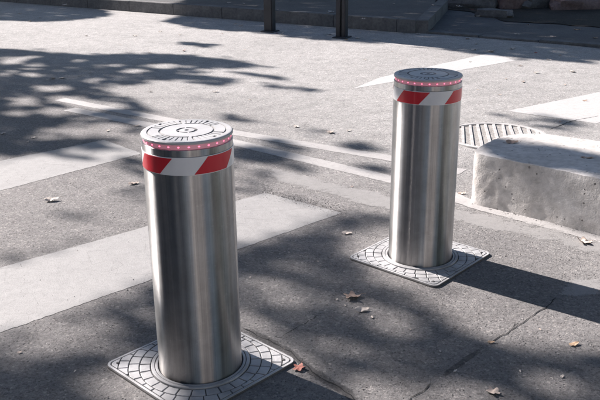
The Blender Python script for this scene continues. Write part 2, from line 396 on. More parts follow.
# low kerb that runs on past the end of the high one
lowk = empty('low_kerb', (0, 0, 0)); tag(lowk, kind='structure')
p0 = px(420, 33)
for i in range(4):
    bm = bmesh.new(); prism(bm, [(.004, 0), (.75, 0), (.75, .16), (.004, .16)], -.02, .03, .012, .012)
    o = obj('kerb_stone', bm, 'kerb', lowk); q = p0 + kd*(.05+i*.76) - kn*.02*i; o.location = (q.x, q.y, random.uniform(-.006, .004)); o.rotation_euler = (0, 0, math.atan2(kd.y, kd.x)-.02)

# ------------------------------------------------------------------ bollards
RB, HB = .1375, .8117
def clip(poly, h):
    for ax, sg in ((0, 1), (0, -1), (1, 1), (1, -1)):
        out = []
        for a, b2 in zip(poly, poly[1:]+poly[:1]):
            da, db = h-sg*a[ax], h-sg*b2[ax]
            if da >= 0: out.append(a)
            if (da >= 0) != (db >= 0):
                f = da/(da-db); out.append((a[0]+(b2[0]-a[0])*f, a[1]+(b2[1]-a[1])*f))
        poly = out
        if not poly: return []
    return poly
def area(p): return .5*sum(a[0]*b2[1]-b2[0]*a[1] for a, b2 in zip(p, p[1:]+p[:1]))
def rounded(h, r, n=6):
    P = []
    for cx, cy, a0 in ((h-r, h-r, 0), (-h+r, h-r, 90), (-h+r, -h+r, 180), (h-r, -h+r, 270)):
        for i in range(n+1):
            a = R(a0+90*i/n); P.append((cx+r*math.cos(a), cy+r*math.sin(a)))
    return P
def cap_mesh():
    NR, NT = 56, 288; RC = RB+.0005
    def groove(r, a):               # r in 0..1, a in degrees
        a %= 360
        if abs(r-.20) < .022 and (a % 90) > 8: return 1
        if abs(r-.585) < .017 and (a % 180) > 6: return 1
        sect = a % 180
        near_axis = min(sect, 180-sect)       # 0 along the marked axis
        if .62 < r < .86 and near_axis < 62:
            k = (a + 4) % 9
            if k < 1.3: return 1
        if abs(r-.855) < .016 and near_axis > 58: return 1
        if .60 < r < .86 and abs(near_axis-64) < 1.0: return 1
        for ha in (38, 142, 218, 322):
            x = r*math.cos(R(a))-.86*math.cos(R(ha)); y = r*math.sin(R(a))-.86*math.sin(R(ha))
            if x*x+y*y < .042**2: return 2
        if r < .045: return 1
        return 0
    bm = bmesh.new(); rows = []
    rr = [i/(NR-1) for i in range(1, NR)]
    c = bm.verts.new((0, 0, -.002))
    for r in rr:
        row = []
        for k in range(NT):
            a = 360*k/NT; g = groove(r, a); z = -.0028*min(g, 1) - (.002 if g == 2 else 0)
            if r > .965: z -= .0035*((r-.965)/.035)**2
            row.append(bm.verts.new((r*RC*math.cos(R(a)), r*RC*math.sin(R(a)), z)))
        rows.append(row)
    for k in range(NT): bm.faces.new((c, rows[0][k], rows[0][(k+1) % NT]))
    for i, (a, b2) in enumerate(zip(rows, rows[1:])):
        for k in range(NT):
            f = bm.faces.new((a[k], b2[k], b2[(k+1) % NT], a[(k+1) % NT]))
            if min(v.co.z for v in f.verts) < -.0026 and (i+1)/(NR-1) < .95: f.material_index = 1
    low = [bm.verts.new((v.co.x, v.co.y, -.0095)) for v in rows[-1]]
    inn = [bm.verts.new((v.co.x*.93, v.co.y*.93, -.0095)) for v in rows[-1]]
    for k in range(NT):
        bm.faces.new((rows[-1][k], low[k], low[(k+1) % NT], rows[-1][(k+1) % NT])); bm.faces.new((low[k], inn[k], inn[(k+1) % NT], low[(k+1) % NT]))
    return bm
def arc_patch(r, z0, z1, a0, a1, shear, n=14, m_=6):
    """a curved patch of film: degrees a0..a1 along its lower edge, top edge shifted by shear degrees"""
    bm = bmesh.new(); q = []
    for rr in (r, r-.0012):
        q.append([[bm.verts.new((rr*math.cos(R(a0+shear*j/m_+(a1-a0)*i/n)), rr*math.sin(R(a0+shear*j/m_+(a1-a0)*i/n)), z0+(z1-z0)*j/m_)) for i in range(n+1)] for j in range(m_+1)])
    A, B = q
    for j in range(m_):
        for i in range(n):
            bm.faces.new((A[j][i], A[j][i+1], A[j+1][i+1], A[j+1][i]))
        bm.faces.new((A[j][0], A[j+1][0], B[j+1][0], B[j][0])); bm.faces.new((A[j][n], B[j][n], B[j+1][n], A[j+1][n]))
    for i in range(n):
        bm.faces.new((A[m_][i], A[m_][i+1], B[m_][i+1], B[m_][i])); bm.faces.new((A[0][i+1], A[0][i], B[0][i], B[0][i+1]))
    return bm
pad_cache = []
def bollard(pos, plate_rot, red0, cap_rot, led0, label, side):
    x, y = pos
    root = empty('retractable_bollard', (x, y, 0)); tag(root, label, 'bollard', 'steel bollards at the crossing')
    # --- base plate
    H = side/2; PZ = .011
    bm = bmesh.new(); prism(bm, rounded(H, .028), -.02, PZ-.004, .002, .002)
    plate = obj('base_plate', bm, 'cast_dark', root); plate.rotation_euler = (0, 0, plate_rot)
    # raised rim
    bm = bmesh.new(); O, I = rounded(H-.002, .027), rounded(H-.010, .020)
    n = len(O); v = [[bm.verts.new((*p, z)) for p in P] for P, z in ((O, PZ-.0045), (O, PZ-.001), (I, PZ-.001), (I, PZ-.0045))]
    for a, b2 in zip(v, v[1:]):
        for i in range(n): bm.faces.new((a[i], a[(i+1) % n], b2[(i+1) % n], b2[i]))
    obj('rim', bm, 'cast', plate)
    # corner fields
    hin = H-.0135
    ring_r = [(.1685, .2015), (.2050, .2375), (.2410, .2720)]
    for q in range(4):
        a0 = 45+90*q; poly = []
        r_in = .2755
        sp = math.degrees(math.acos(min(1, hin/r_in)))
        aa = [a0-(45-sp) + 2*(45-sp)*i/8 for i in range(9)]
        arc = [(r_in*math.cos(R(a)), r_in*math.sin(R(a))) for a in aa]
        sgx = 1 if math.cos(R(a0)) > 0 else -1; sgy = 1 if math.sin(R(a0)) > 0 else -1
        c0 = (sgx*(hin-.02), sgy*(hin-.02)); cor = [(c0[0]+.02*math.cos(R(a0+d)), c0[1]+.02*math.sin(R(a0+d))) for d in (45, 22, 0, -22, -45)]
        poly = arc + cor
        if area(poly) < 0: poly = poly[::-1]
        bm = bmesh.new(); prism(bm, poly, PZ-.0045, PZ, .0016, .0012); obj('corner_field', bm, 'cast', plate)
        bx_, by_ = sgx*(hin-.020), sgy*(hin-.020)
        bm = lathe([(.0001, PZ+.0025), (.0045, PZ+.0025), (.0055, PZ+.0012), (.0055, PZ-.002)], 14); o = obj('bolt', bm, 'cast_dark', plate, 30); o.location = (bx_, by_, 0)
    # embossed paving setts in arcs
    for k, (r0, r1) in enumerate(ring_r):
        cnt = (26, 30, 36)[k]; off = (0, 5, 2)[k]
        for i in range(cnt):
            a0 = off + 360*i/cnt; a1 = a0+360/cnt; g = math.degrees(.0020/r0)
            a0 += g*random.uniform(.7, 1.2); a1 -= g*random.uniform(.7, 1.2)
            n = 4
            poly = [(r0*math.cos(R(a0+(a1-a0)*j/n)), r0*math.sin(R(a0+(a1-a0)*j/n))) for j in range(n+1)][::-1]
            poly = [(r1*math.cos(R(a0+(a1-a0)*j/n)), r1*math.sin(R(a0+(a1-a0)*j/n))) for j in range(n+1)] + poly
            poly = clip(poly, hin)
            if len(poly) < 3 or abs(area(poly)) < .00012: continue
            if area(poly) < 0: poly = poly[::-1]
            bm = bmesh.new(); prism(bm, poly, PZ-.0045, PZ-random.uniform(0, .0006), .0016, .0012)
            obj('embossed_sett', bm, 'cast', plate)
    obj('collar_ring', lathe([(.1645, PZ-.005), (.1645, PZ+.002), (.163, PZ+.0035), (.1545, PZ+.0035), (.153, PZ+.002), (.153, PZ-.005)], 96), 'cast', plate, 30)
    obj('inner_ring', lathe([(.151, PZ-.005), (.151, PZ+.0015), (.1495, PZ+.003), (.1435, PZ+.003), (.1425, PZ+.0015), (.1425, PZ-.005)], 96), 'cast', plate, 30)
    obj('gasket', lathe([(.1428, PZ-.003), (.1377, PZ-.003)], 96), 'cast_dark', plate)
    # --- tube
    z = HB
    obj('shaft', lathe([(RB, -.03), (RB, z-.0475), (RB-.0012, z-.0465)], 128), 'steel', root, 40)
    obj('upper_ring', lathe([(RB-.0015, z-.0464), (RB-.0006, z-.0455), (RB-.0006, z-.0265), (RB-.0022, z-.0255), (RB-.006, z-.0255)], 128), 'steel', root, 40)
    lr = obj('led_ring', lathe([(RB-.006, z-.0255), (RB-.0045, z-.0245), (RB-.0045, z-.0105), (RB-.006, z-.0095)], 128), 'led_ring', root, 40)
    NL = 28
    for i in range(NL):
        a = R(led0 + 360*i/NL); bm = bmesh.new()
        bmesh.ops.create_icosphere(bm, subdivisions=1, radius=1, matrix=Matrix.Diagonal((.0018, .0040, .0026, 1)))
        o = obj('led', bm, 'led', lr, 80); o.location = ((RB-.0045)*math.cos(a), (RB-.0045)*math.sin(a), z-.0175); o.rotation_euler = (0, 0, a)
    cp = obj('cap', cap_mesh(), 'cap', root, 25); cp.data.materials.append(M['cap_groove']); cp.location = (0, 0, z); cp.rotation_euler = (0, 0, cap_rot)
    # --- reflective band
    zb0, zb1 = z-.101, z-.047
    band = obj('reflective_band', lathe([(RB, zb0), (RB+.0008, zb0+.0003), (RB+.0008, zb1-.0003), (RB-.0004, zb1)], 128), 'film_white', root, 40)
    for i in range(4):
        obj('red_stripe', arc_patch(RB+.0016, zb0+.0022, zb1-.0022, red0+90*i, red0+90*i+46.5, 18), 'film_red', band, 40)
    return root
near = Vector((-.3386, 2.2911)); far = Vector((.5256, 3.1595))
va_n = math.degrees(math.atan2(-near.y, -near.x)); va_f = math.degrees(math.atan2(-far.y, -far.x))
bollard(near, R(46), va_n+5.7, R(va_n+4), va_n+1, 'nearer steel bollard with red and white band, closest to the camera', .46)
bollard(far, R(48), va_f-60, R(va_f-40), va_f+3, 'farther steel bollard with red and white band, beside the concrete block', .455)

# ------------------------------------------------------------------ concrete block
BH = .275
front = [px(606, 180, BH), px(560, 170, BH), px(520, 162, BH), px(497, 157.5, BH), px(484, 155, BH), px(476.5, 153, BH), px(474.5, 151, BH), px(476.5, 148, BH), px(482, 144.5, BH), px(492, 139.5, BH), px(505, 135, BH), px(520, 133, BH), px(541, 133, BH), px(570, 136.5, BH), px(606, 141.5, BH)]
P = [(v.x, v.y) for v in front]
dx = .75
P = [(P[0][0]+dx*.72, P[0][1]-dx*.70)] + P + [(P[-1][0]+dx*.72, P[-1][1]-dx*.62)]
# smooth outline
def catmull(P, n=6):
    out = []
    for i in range(len(P)-1):
        p0, p1, p2, p3 = (Vector(P[max(i-1, 0)]), Vector(P[i]), Vector(P[i+1]), Vector(P[min(i+2, len(P)-1)]))
        for k in range(n):
            t_ = k/n; out.append(tuple(.5*((2*p1)+(p2-p0)*t_+(2*p0-5*p1+4*p2-p3)*t_**2+(3*p1-p0-3*p2+p3)*t_**3)))
    out.append(tuple(P[-1])); return out
P = catmull(P, 7)
P = [p for i, p in enumerate(P) if i == 0 or (Vector(p)-Vector(P[i-1])).length > .004]
if area(P) < 0: P = P[::-1]
cxb = sum(p[0] for p in P)/len(P); cyb = sum(p[1] for p in P)/len(P)
bm = bmesh.new(); rows = []
NZ = 16
for j in range(NZ+1):
    f = j/NZ; z = -.02+(BH+.02)*f; row = []
    for i, (x, y) in enumerate(P):
        a, b2 = Vector(P[i-1]), Vector(P[(i+1) % len(P)]); d = (b2-a).normalized(); nn = Vector((d.y, -d.x))
        amp = .005*noise.noise((x*7, y*7, z*9)) + .0025*noise.noise((x*28, y*28, z*30)) - .002
        if j == NZ: amp -= .003+.003*noise.noise((x*30, y*30, 3))
        if j == NZ-1: amp += .002*noise.noise((x*40, y*40, 9))
        row.append(bm.verts.new((x+nn.x*amp-cxb, y+nn.y*amp-cyb, z - (.003+.003*noise.noise((x*20, y*20, 0)) if j == NZ else 0))))
    rows.append(row)
n = len(P)
for a, b2 in zip(rows, rows[1:]):
    for i in range(n): bm.faces.new((a[i], a[(i+1) % n], b2[(i+1) % n], b2[i]))
tf = bm.faces.new(rows[-1]); bmesh.ops.triangulate(bm, faces=[tf])
blk = obj('concrete_block', bm, 'block', None, 32); blk.location = (cxb, cyb, 0)
tag(blk, 'low rough concrete block with rounded end behind the farther bollard', 'concrete block')

# ------------------------------------------------------------------ drain grate
g = empty('drain_grate', (1.34, 5.14, .002)); g.scale = (.88, .88, .8); tag(g, 'round cast iron drain grate half hidden behind the concrete block', 'drain grate')
obj('grate_bed', lathe([(.0001, .003), (.375, .003)], 64), 'dirt', g)
obj('frame', lathe([(.40, -.01), (.40, .012), (.394, .016), (.372, .016), (.366, .012), (.366, .0)], 80), 'grate', g, 30)
ga = R(80)
for i in range(-5, 6):
    u = i*.064; L = math.sqrt(.366**2-u*u)
    bm = bmesh.new(); prism(bm, [(-.010, -L), (.010, -L), (.010, L), (-.010, L)], .001, .013, .003, .003)
    o = obj('bar', bm, 'grate', g, 30); o.location = (u*math.sin(ga), -u*math.cos(ga), 0); o.rotation_euler = (0, 0, ga-math.pi/2+R(random.uniform(-1, 1)))
# ------------------------------------------------------------------ dark posts by the far kerb
def post(pp, label, double):
    p = px(*pp); r = empty('street_post', (p.x, p.y, 0), math.atan2(kd.y, kd.x)+R(8)); tag(r, label, 'post', 'dark posts by the far kerb')
    bm = bmesh.new(); prism(bm, [(-.095, -.095), (.095, -.095), (.095, .095), (-.095, .095)], .004, .016, .006, .006); obj('foot_plate', bm, 'post', r)
    if double:
        for s, w_ in ((-1, .06), (1, .05)):
            bm = bmesh.new(); box(bm, (s*.036, 0, .52), (w_, .1, 1.02)); bmesh.ops.bevel(bm, geom=bm.edges[:], offset=.006, segments=2, affect='EDGES'); obj('upright', bm, 'post', r, 30)
        bm = bmesh.new(); box(bm, (0, 0, 1.04), (.14, .12, .03)); bmesh.ops.bevel(bm, geom=bm.edges[:], offset=.006, segments=2, affect='EDGES'); obj('post_cap', bm, 'post', r, 30)
    else:
        bm = bmesh.new(); box(bm, (0, 0, .52), (.125, .11, 1.02)); bmesh.ops.bevel(bm, geom=bm.edges[:], offset=.01, segments=2, affect='EDGES'); obj('upright', bm, 'post', r, 30)
        bm = bmesh.new(); box(bm, (0, 0, 1.04), (.14, .125, .03)); bmesh.ops.bevel(bm, geom=bm.edges[:], offset=.006, segments=2, affect='EDGES'); obj('post_cap', bm, 'post', r, 30)
post((270, 31.5), 'dark single post at the far kerb, left of the other post', False)
post((342, 37.5), 'dark split post at the far kerb, right of the other post', True)

# ------------------------------------------------------------------ planting bed with stones, top right
bedP = [px(*q) for q in [(440, 9), (470, 12), (505, 22), (545, 24), (590, 27), (660, 33)]]
bp = [xy(v) for v in bedP] + [(bedP[-1].x+6, bedP[-1].y+8), (bedP[0].x+3, bedP[0].y+12)]
sheet('soil_bed', bp, .012, 'soil', jit=.05, step=.2)
def stone(cx, cy, size, sq, material, label, rz=0.0, tilt=0.0, seed=0):
    p = px(cx, cy); bm = bmesh.new(); bmesh.ops.create_cube(bm, size=1)
    bmesh.ops.subdivide_edges(bm, edges=bm.edges[:], cuts=5, use_grid_fill=True)
    for v in bm.verts:
        c = v.co; s = Vector((c.x, c.y, c.z)); s = s.lerp(s.normalized()*.62, .35)
        s *= 1+.22*noise.noise(s*2.3+Vector((seed, 0, 0)))+.08*noise.noise(s*7+Vector((0, seed, 0)))
        v.co = Vector((s.x*size*sq[0], s.y*size*sq[1], s.z*size*sq[2]))
    o = obj('stone', bm, material, None, 35); o.location = (p.x, p.y, size*sq[2]*.32); o.rotation_euler = (tilt, 0, rz)
    tag(o, label, 'stone', 'stones in the planting bed')
stone(470, 7, .62, (1.4, .7, .45), 'rock', 'long grey edging stone at the left end of the soil bed', R(-30), .05, 1)
stone(494, 17, .40, (1.3, .6, .35), 'rock', 'pale flat edging stone at the front of the soil bed', R(-35), .0, 2)
stone(511, 8, .5, (1.0, .8, .7), 'rock_red', 'reddish brown upright stone in the soil bed', R(10), .1, 3)
stone(543, 7, .62, (1.5, .5, .4), 'rock', 'grey slab tilted up in the soil bed beside the reddish stone', R(30), .3, 4)
stone(577, 9, .55, (1.5, .7, .4), 'rock_red', 'brown flat stone at the right end of the soil bed', R(8), .12, 5)
stone(438, 2, .5, (1.2, .6, .35), 'rock', 'dark low stone farthest left behind the soil bed edge', R(-20), 0, 6)

# ------------------------------------------------------------------ shade map and the trees that cast it
#   photograph pixels -> ground; 1 = in the shade of leaves, 0 = a gap in the crown
SH_OPS = []
def P_(v, *pts): SH_OPS.append(('p', v, pts))
def E_(v, cx, cy, rx, ry, ang=0): SH_OPS.append(('e', v, (cx, cy, rx, ry, math.cos(R(ang)), math.sin(R(ang)))))
# far shade
P_(1, (164, 21.5), (200, 28.5), (265, 32), (300, 37.5), (345, 41), (400, 42.5), (435, 47.5), (470, 53), (540, 59), (600, 64), (680, 72), (680, -45), (192, -45), (190, 4), (196, 12))
P_(1, (-70, 24), (0, 20), (40, 21.5), (75, 20), (100, 17), (112, 14), (98, 8.5), (66, 3), (58, -45), (-70, -45))
# left dappled part of the road
P_(1, (-70, 48), (0, 49), (45, 52), (90, 55), (140, 54), (180, 55), (235, 60), (262, 66), (230, 68), (190, 74), (240, 80), (215, 86), (180, 79), (150, 80), (140, 84), (90, 88), (120, 97), (150, 110), (138, 130), (110, 141), (0, 165), (-70, 175))
E_(.7, 285, 87, 30, 2.4, 6); E_(.8, 262, 76, 32, 2.0, 8); E_(.5, 205, 100, 16, 2.4, 10); E_(.8, 200, 45, 18, 2, 5)
for q in [(10, 60, 17, 4), (33, 57, 11, 2.2), (32, 67, 12, 4), (18, 70, 8, 2), (4, 75, 8, 3), (30, 74.5, 9, 2.4), (82, 61, 11, 2), (91, 80, 10, 2), (134, 71, 14, 3), (52, 88, 22, 3.6), (165, 66, 20, 3.2), (205, 70, 16, 2.2), (115, 66, 8, 1.5),
          (24, 102, 17, 5.5), (75, 103, 30, 6, 10), (110, 104, 22, 3.5, 10), (12, 113, 12, 4), (85, 130, 46, 8.5), (4, 126, 9, 3), (45, 137, 18, 3.5), (58, 112, 24, 4), (90, 119, 20, 2.2)]: E_(0, *q)
P_(0, (-70, 168), (-70, 155), (20, 158), (70, 150), (80, 158), (142, 150), (150, 175), (-70, 190))
E_(.75, 100, 145, 22, 3.5, -5); E_(.7, 72, 157, 26, 2.6, 6); E_(.8, 140, 168, 22, 9, 40); E_(.55, 150, 190, 18, 8)
# around and behind the near bollard
E_(1, 262, 157, 40, 8, 8); E_(1, 268, 175, 14, 4, 8); E_(.8, 243, 189, 14, 4); E_(1, 240, 119, 16, 3, 5); E_(.9, 288, 146, 26, 3.2, 12); E_(.8, 364, 147, 20, 3.6, 10); E_(.8, 374, 168, 18, 3.6, 12); E_(.5, 300, 203, 24, 4, 15)
E_(.5, 325, 133, 16, 3); E_(.8, 566, 125, 36, 5, 6); E_(.4, 520, 118, 20, 2)
E_(.55, 30, 254, 45, 4, -14); E_(.4, 85, 215, 30, 6, 0)
# foreground below the long stripe
P_(1, (-70, 360), (0, 338), (100, 308), (150, 288), (238, 252), (300, 232), (352, 216), (392, 216), (388, 236), (350, 250), (362, 264), (437, 287), (452, 292), (640, 345), (640, 460), (-70, 460))
E_(.05, 60, 338, 62, 17, -14); E_(0, 135, 398, 46, 20, 20); E_(.15, 275, 290, 34, 14, 20); E_(.12, 243, 312, 24, 15); E_(.05, 368, 236, 36, 11, 0)
P_(.1, (362, 268), (437, 290), (470, 294), (640, 340), (640, 366), (600, 358), (550, 354), (500, 345), (450, 328), (400, 302))
E_(.05, 385, 318, 40, 12, 18); E_(.12, 468, 396, 40, 12, 8); E_(.08, 385, 394, 42, 16, 15); E_(.1, 292, 388, 32, 14, 25); E_(.12, 560, 385, 30, 12, 10); E_(.2, 335, 345, 32, 9, 15)
E_(0, 272, 350, 52, 24, 28); E_(0, 142, 372, 50, 20, 30); E_(0, 395, 262, 58, 20, 20)
def shade(G):
    d0 = Vector((G[0], G[1]))-near; al = d0.x*math.cos(SH)+d0.y*math.sin(SH); ac = abs(d0.y*math.cos(SH)-d0.x*math.sin(SH))
    if .45 < al < 1.5 and ac < .24: return 0
    q = pix((G[0], G[1], 0))
    if q is None or not (-60 < q[0] < 650 and -40 < q[1] < 440):
        if G[0] > 1.8 and G[1] > 1: return 0
        if -.42 < G[0] < .12 and -1.5 < G[1] < 2.2: return 0.0
        if -4 < G[0] < 1.6 and .2 < G[1] < 3: return 1.0
        nz = noise.noise((G[0]*.9, G[1]*.9, 4.2)) + .5*noise.noise((G[0]*2.3, G[1]*2.3, 1.7))
        return 1.0 if nz > -.12 else 0.0
    x, y = q; val = 0
    for k, v, a in SH_OPS:
        if k == 'e':
            dx_, dy_ = x-a[0], y-a[1]; u, w_ = dx_*a[4]+dy_*a[5], -dx_*a[5]+dy_*a[4]
            rq = (u/a[2])**2+(w_/a[3])**2
            if v > .3 and rq < 1.5: val = max(val, v*min(1, (1.5-rq)*1.1))
            elif v <= .3 and rq < 1.3: val = min(val, v+(1-v)*max(0, (rq-.5)/.8))
        else:
            ins = False
            for (x0, y0), (x1, y1) in zip(a, a[1:]+a[:1]):
                if (y0 > y) != (y1 > y) and x < (x1-x0)*(y-y0)/(y1-y0)+x0: ins = not ins
            if ins: val = v
    return val
TREES = [dict(base=(-8.2, 4.6), leaves=[], label='leafy street tree nearest the bollards, outside the picture on the left'),
         dict(base=(-9.6, 13.2), leaves=[], label='leafy street tree farther along on the left'),
         dict(base=(-4.6, 20.6), leaves=[], label='leafy street tree beyond the far kerb')]
def add_leaf(G, dens_h=None, size=.14):
    hb = 6.6 + 1.1*noise.noise((G[0]*.35, G[1]*.35, 8)) + random.uniform(-.55, .55)
    p = Vector((G[0], G[1], 0)) + sundir*(hb/sundir.z)
    tr = TREES[0] if G[1] < 5.6 else min(TREES, key=lambda T: (p.x-T['base'][0])**2+(p.y-T['base'][1])**2)
    tr['leaves'].append((p, size*random.uniform(.7, 1.25)))
rl = random.Random(11)
def scatter(x0, x1, y0, y1, per_m2, size):
    for i in range(int((x1-x0)*(y1-y0)*per_m2)):
        G = (rl.uniform(x0, x1), rl.uniform(y0, y1)); s = shade(G)
        if s and rl.random() < s**2:
            k_ = rl.choice((.012, .012, .03, .03, .075) if G[1] < 4.2 else (.01, .01, .01, .03, .08)); add_leaf((G[0]+rl.gauss(0, k_), G[1]+rl.gauss(0, k_)), None, size)
scatter(-2.4, 1.9, .3, 3.8, 1500, .085)
scatter(-3.2, 1.9, -1.0, .3, 600, .125)
scatter(-3.2, -2.4, .3, 3.8, 600, .125)
scatter(-3.2, 1.9, 3.8, 5.4, 900, .115)
scatter(-5.5, 3.0, 5.4, 8.2, 560, .14)
scatter(-8.0, 7.5, 8.2, 17.5, 560, .17)
scatter(-7.0, -3.2, -1.0, 5.4, 140, .2)
scatter(-5.0, 2.5, -7.0, -1.0, 150, .2)
# block top streak
for i in range(1500):
    f = rl.random(); q = px(486+f*130+rl.uniform(-4, 4), 146+f*20+rl.gauss(0, 4), BH); hb = 6.6+rl.uniform(-.4, .4)
    p = q + sundir*((hb-BH)/sundir.z); TREES[0]['leaves'].append((p, .11*rl.uniform(.7, 1.2)))
def build_tree(T):
    bx_, by_ = T['base']; root = empty('street_tree', (bx_, by_, 0)); tag(root, T['label'], 'tree', 'street trees beside the crossing')
    off = Vector((bx_, by_, 0)); vs_, fs = [], []
    rr = random.Random(3)
    for p, s in T['leaves']:
        a = Vector((rr.gauss(0, 1), rr.gauss(0, 1), rr.gauss(0, .6))).normalized(); b2 = a.orthogonal().normalized(); b2.rotate(Matrix.Rotation(rr.uniform(0, 6.28), 3, a)); c = a.cross(b2)
        L, W = s*.5, s*.36; o0 = p-off; k = len(vs_)
        vs_ += [tuple(o0-a*L), tuple(o0-a*L*.2+b2*W+c*W*.3), tuple(o0+a*L), tuple(o0-a*L*.2-b2*W+c*W*.3)]
        fs += [(k, k+1, k+2), (k, k+2, k+3)]
    me = bpy.data.meshes.new('crown'); me.from_pydata(vs_, [], fs); me.materials.append(M['foliage'])
    cr = bpy.data.objects.new('crown', me); C.objects.link(cr); cr.parent = root
    # trunk and limbs reaching into the crown
    bm = bmesh.new(); top = Vector((.1, .15, 4.4))
    tube(bm, [Vector((0, 0, -.1)), Vector((0, 0, .3)), Vector((.04, .03, 2.0)), top], [.26, .19, .16, .14], 12)
    pts = [p-off for p, s in T['leaves']]
    if pts:
        cents = []
        for i in range(400):
            q = rr.choice(pts)
            if all((q-c).length > 1.35 for c in cents): cents.append(q)
        cents.sort(key=lambda q: (q-top).length); nodes = [(top, .12)]
        for q in cents:
            if cents.index(q) > 5 and not all(shade(((off+top.lerp(q, f_))-sundir*((top.lerp(q, f_)).z/sundir.z))[:2]) for f_ in (.7, .85, 1)): continue
            s0, r0 = min(nodes, key=lambda nd: (nd[0]-q).length+.25*(nd[0]-top).length)
            mid = s0.lerp(q, .5)+Vector((rr.uniform(-.12, .12), rr.uniform(-.12, .12), .15)); r1 = max(.012, r0*.62)
            tube(bm, [s0, mid, q], [max(.012, r0*.55), (r0*.5+r1*.5)/2, r1*.4], 6); nodes += [(q, r1), (mid, r0*.8)]
    obj('trunk', bm, 'bark', root, 60)
for T in TREES: build_tree(T)

# ------------------------------------------------------------------ unseen trees and buildings, added to shape reflections and block low sky
def added_tree(base, label, h0, h1, rad, n):  # bushy tree added out of view to shape reflections and skylight
    root = empty('street_tree', (*base, 0)); tag(root, label, 'tree', 'street trees beside the crossing'); rr = random.Random(int(base[0]*10)); vs_, fs = [], []
    cl = [(Vector((rr.gauss(0, rad*.45), rr.gauss(0, rad*.45), rr.uniform(h0, h1))), rr.uniform(.5, .95)) for _ in range(46)]
    for i in range(n):
        c0, cr_ = rr.choice(cl); d = Vector((rr.gauss(0, 1), rr.gauss(0, 1), rr.gauss(0, 1))); p = c0 + d.normalized()*cr_*rr.random()**.4
        a = Vector((rr.gauss(0, 1), rr.gauss(0, 1), rr.gauss(0, .6))).normalized(); b2 = a.orthogonal().normalized(); s_ = .2*rr.uniform(.7, 1.2); k = len(vs_)
        vs_ += [tuple(p-a*s_*.5), tuple(p+b2*s_*.36), tuple(p+a*s_*.5), tuple(p-b2*s_*.36)]; fs += [(k, k+1, k+2), (k, k+2, k+3)]
    me = bpy.data.meshes.new('crown'); me.from_pydata(vs_, [], fs); me.materials.append(M['foliage']); o = bpy.data.objects.new('crown', me); C.objects.link(o); o.parent = root
    bm = bmesh.new(); top = Vector((.05, 0, (h0+h1)/2)); tube(bm, [Vector((0, 0, -.1)), Vector((0, 0, .3)), Vector((.03, .02, h0)), top], [.2, .14, .12, .06], 10)
    for c0, cr_ in cl[::3]: tube(bm, [Vector((.03, .02, h0*.9)), Vector((.03, .02, h0*.9)).lerp(c0, .5)+Vector((0, 0, .1)), c0], [.05, .035, .015], 6)
    obj('trunk', bm, 'bark', root, 60)
added_tree((-2.9, -5.6), 'unseen dark bushy tree added behind the camera on the left', .5, 6.0, 2.2, 7000)  # added to darken the left half of the steel's reflection
added_tree((-6.2, -3.6), 'unseen dark bushy tree added beside the corner building', .5, 6.0, 2.2, 7000)  # second added tree, same dark reflection
added_tree((5.4, .2), 'unseen low bushy tree added on the right for the reflections', .7, 5.2, 2.2, 6500)  # added so the right side of the steel mirrors something dark
for i, (bx_, by_) in enumerate([(-1.5, 20.5), (3.2, 18.6), (7.6, 15.2)]): added_tree((bx_, by_), ['first', 'second', 'third'][i]+' tree from the left in the unseen row added beyond the far pavement', 1.2, 7.5, 3.2, 7000)  # row added to block low sky and deepen the far shade
added_tree((6.8, 4.6), 'second unseen bushy tree added on the right for the reflections', .9, 5.8, 2.4, 6500)  # also added for the dark right side of the steel
bld = empty('building', (-11, -5, 0), R(4)); tag(bld, 'unseen plastered corner building added on the left for dark reflections', 'building')  # dark mass added for contrast in the steel
bm = bmesh.new(); prism(bm, [(-8, -9), (0, -9), (0, 8), (-8, 8)], -.1, 11); obj('wall', bm, 'wall', bld)
bm = bmesh.new(); prism(bm, [(-8.4, -9.4), (.4, -9.4), (.4, 8.4), (-8.4, 8.4)], 11.002, 11.4, .1, .1); obj('roof', bm, 'kerb', bld)
hs = empty('building', (5.2, -9.5, 0), R(-6)); tag(hs, 'unseen pale house added behind the camera for a bright reflection', 'building')  # added as a bright wall for the streak in the steel
bm = bmesh.new(); prism(bm, [(-2.4, -7), (4.6, -7), (4.6, 0), (-2.4, 0)], -.1, 9); obj('wall', bm, 'pale_wall', hs)
bm = bmesh.new(); prism(bm, [(-2.7, -7.3), (4.9, -7.3), (4.9, .3), (-2.7, .3)], 9.002, 9.3, .1, .1); obj('roof', bm, 'kerb', hs)
for zf in (1.0, 4.2, 7.0):
    for xx in (-1.4, 1.2, 3.6):
        bm = bmesh.new(); box(bm, (xx, .02, zf+.7), (.8, .06, 1.4)); wn = obj('window', bm, 'post', hs)
        bm = bmesh.new(); box(bm, (xx, .08, zf-.06), (1.0, .16, .08)); obj('sill', bm, 'kerb', wn)
for zf in (1.0, 4.4, 7.8):
    for yy in (-7, -4.2, -1.4, 1.4, 4.2, 6.6):
        bm = bmesh.new(); box(bm, (.02, yy, zf+.9), (.06, 1.2, 1.8)); wn = obj('window', bm, 'post', bld)
        bm = bmesh.new(); box(bm, (.08, yy, zf-.06), (.16, 1.4, .08)); obj('sill', bm, 'kerb', wn)

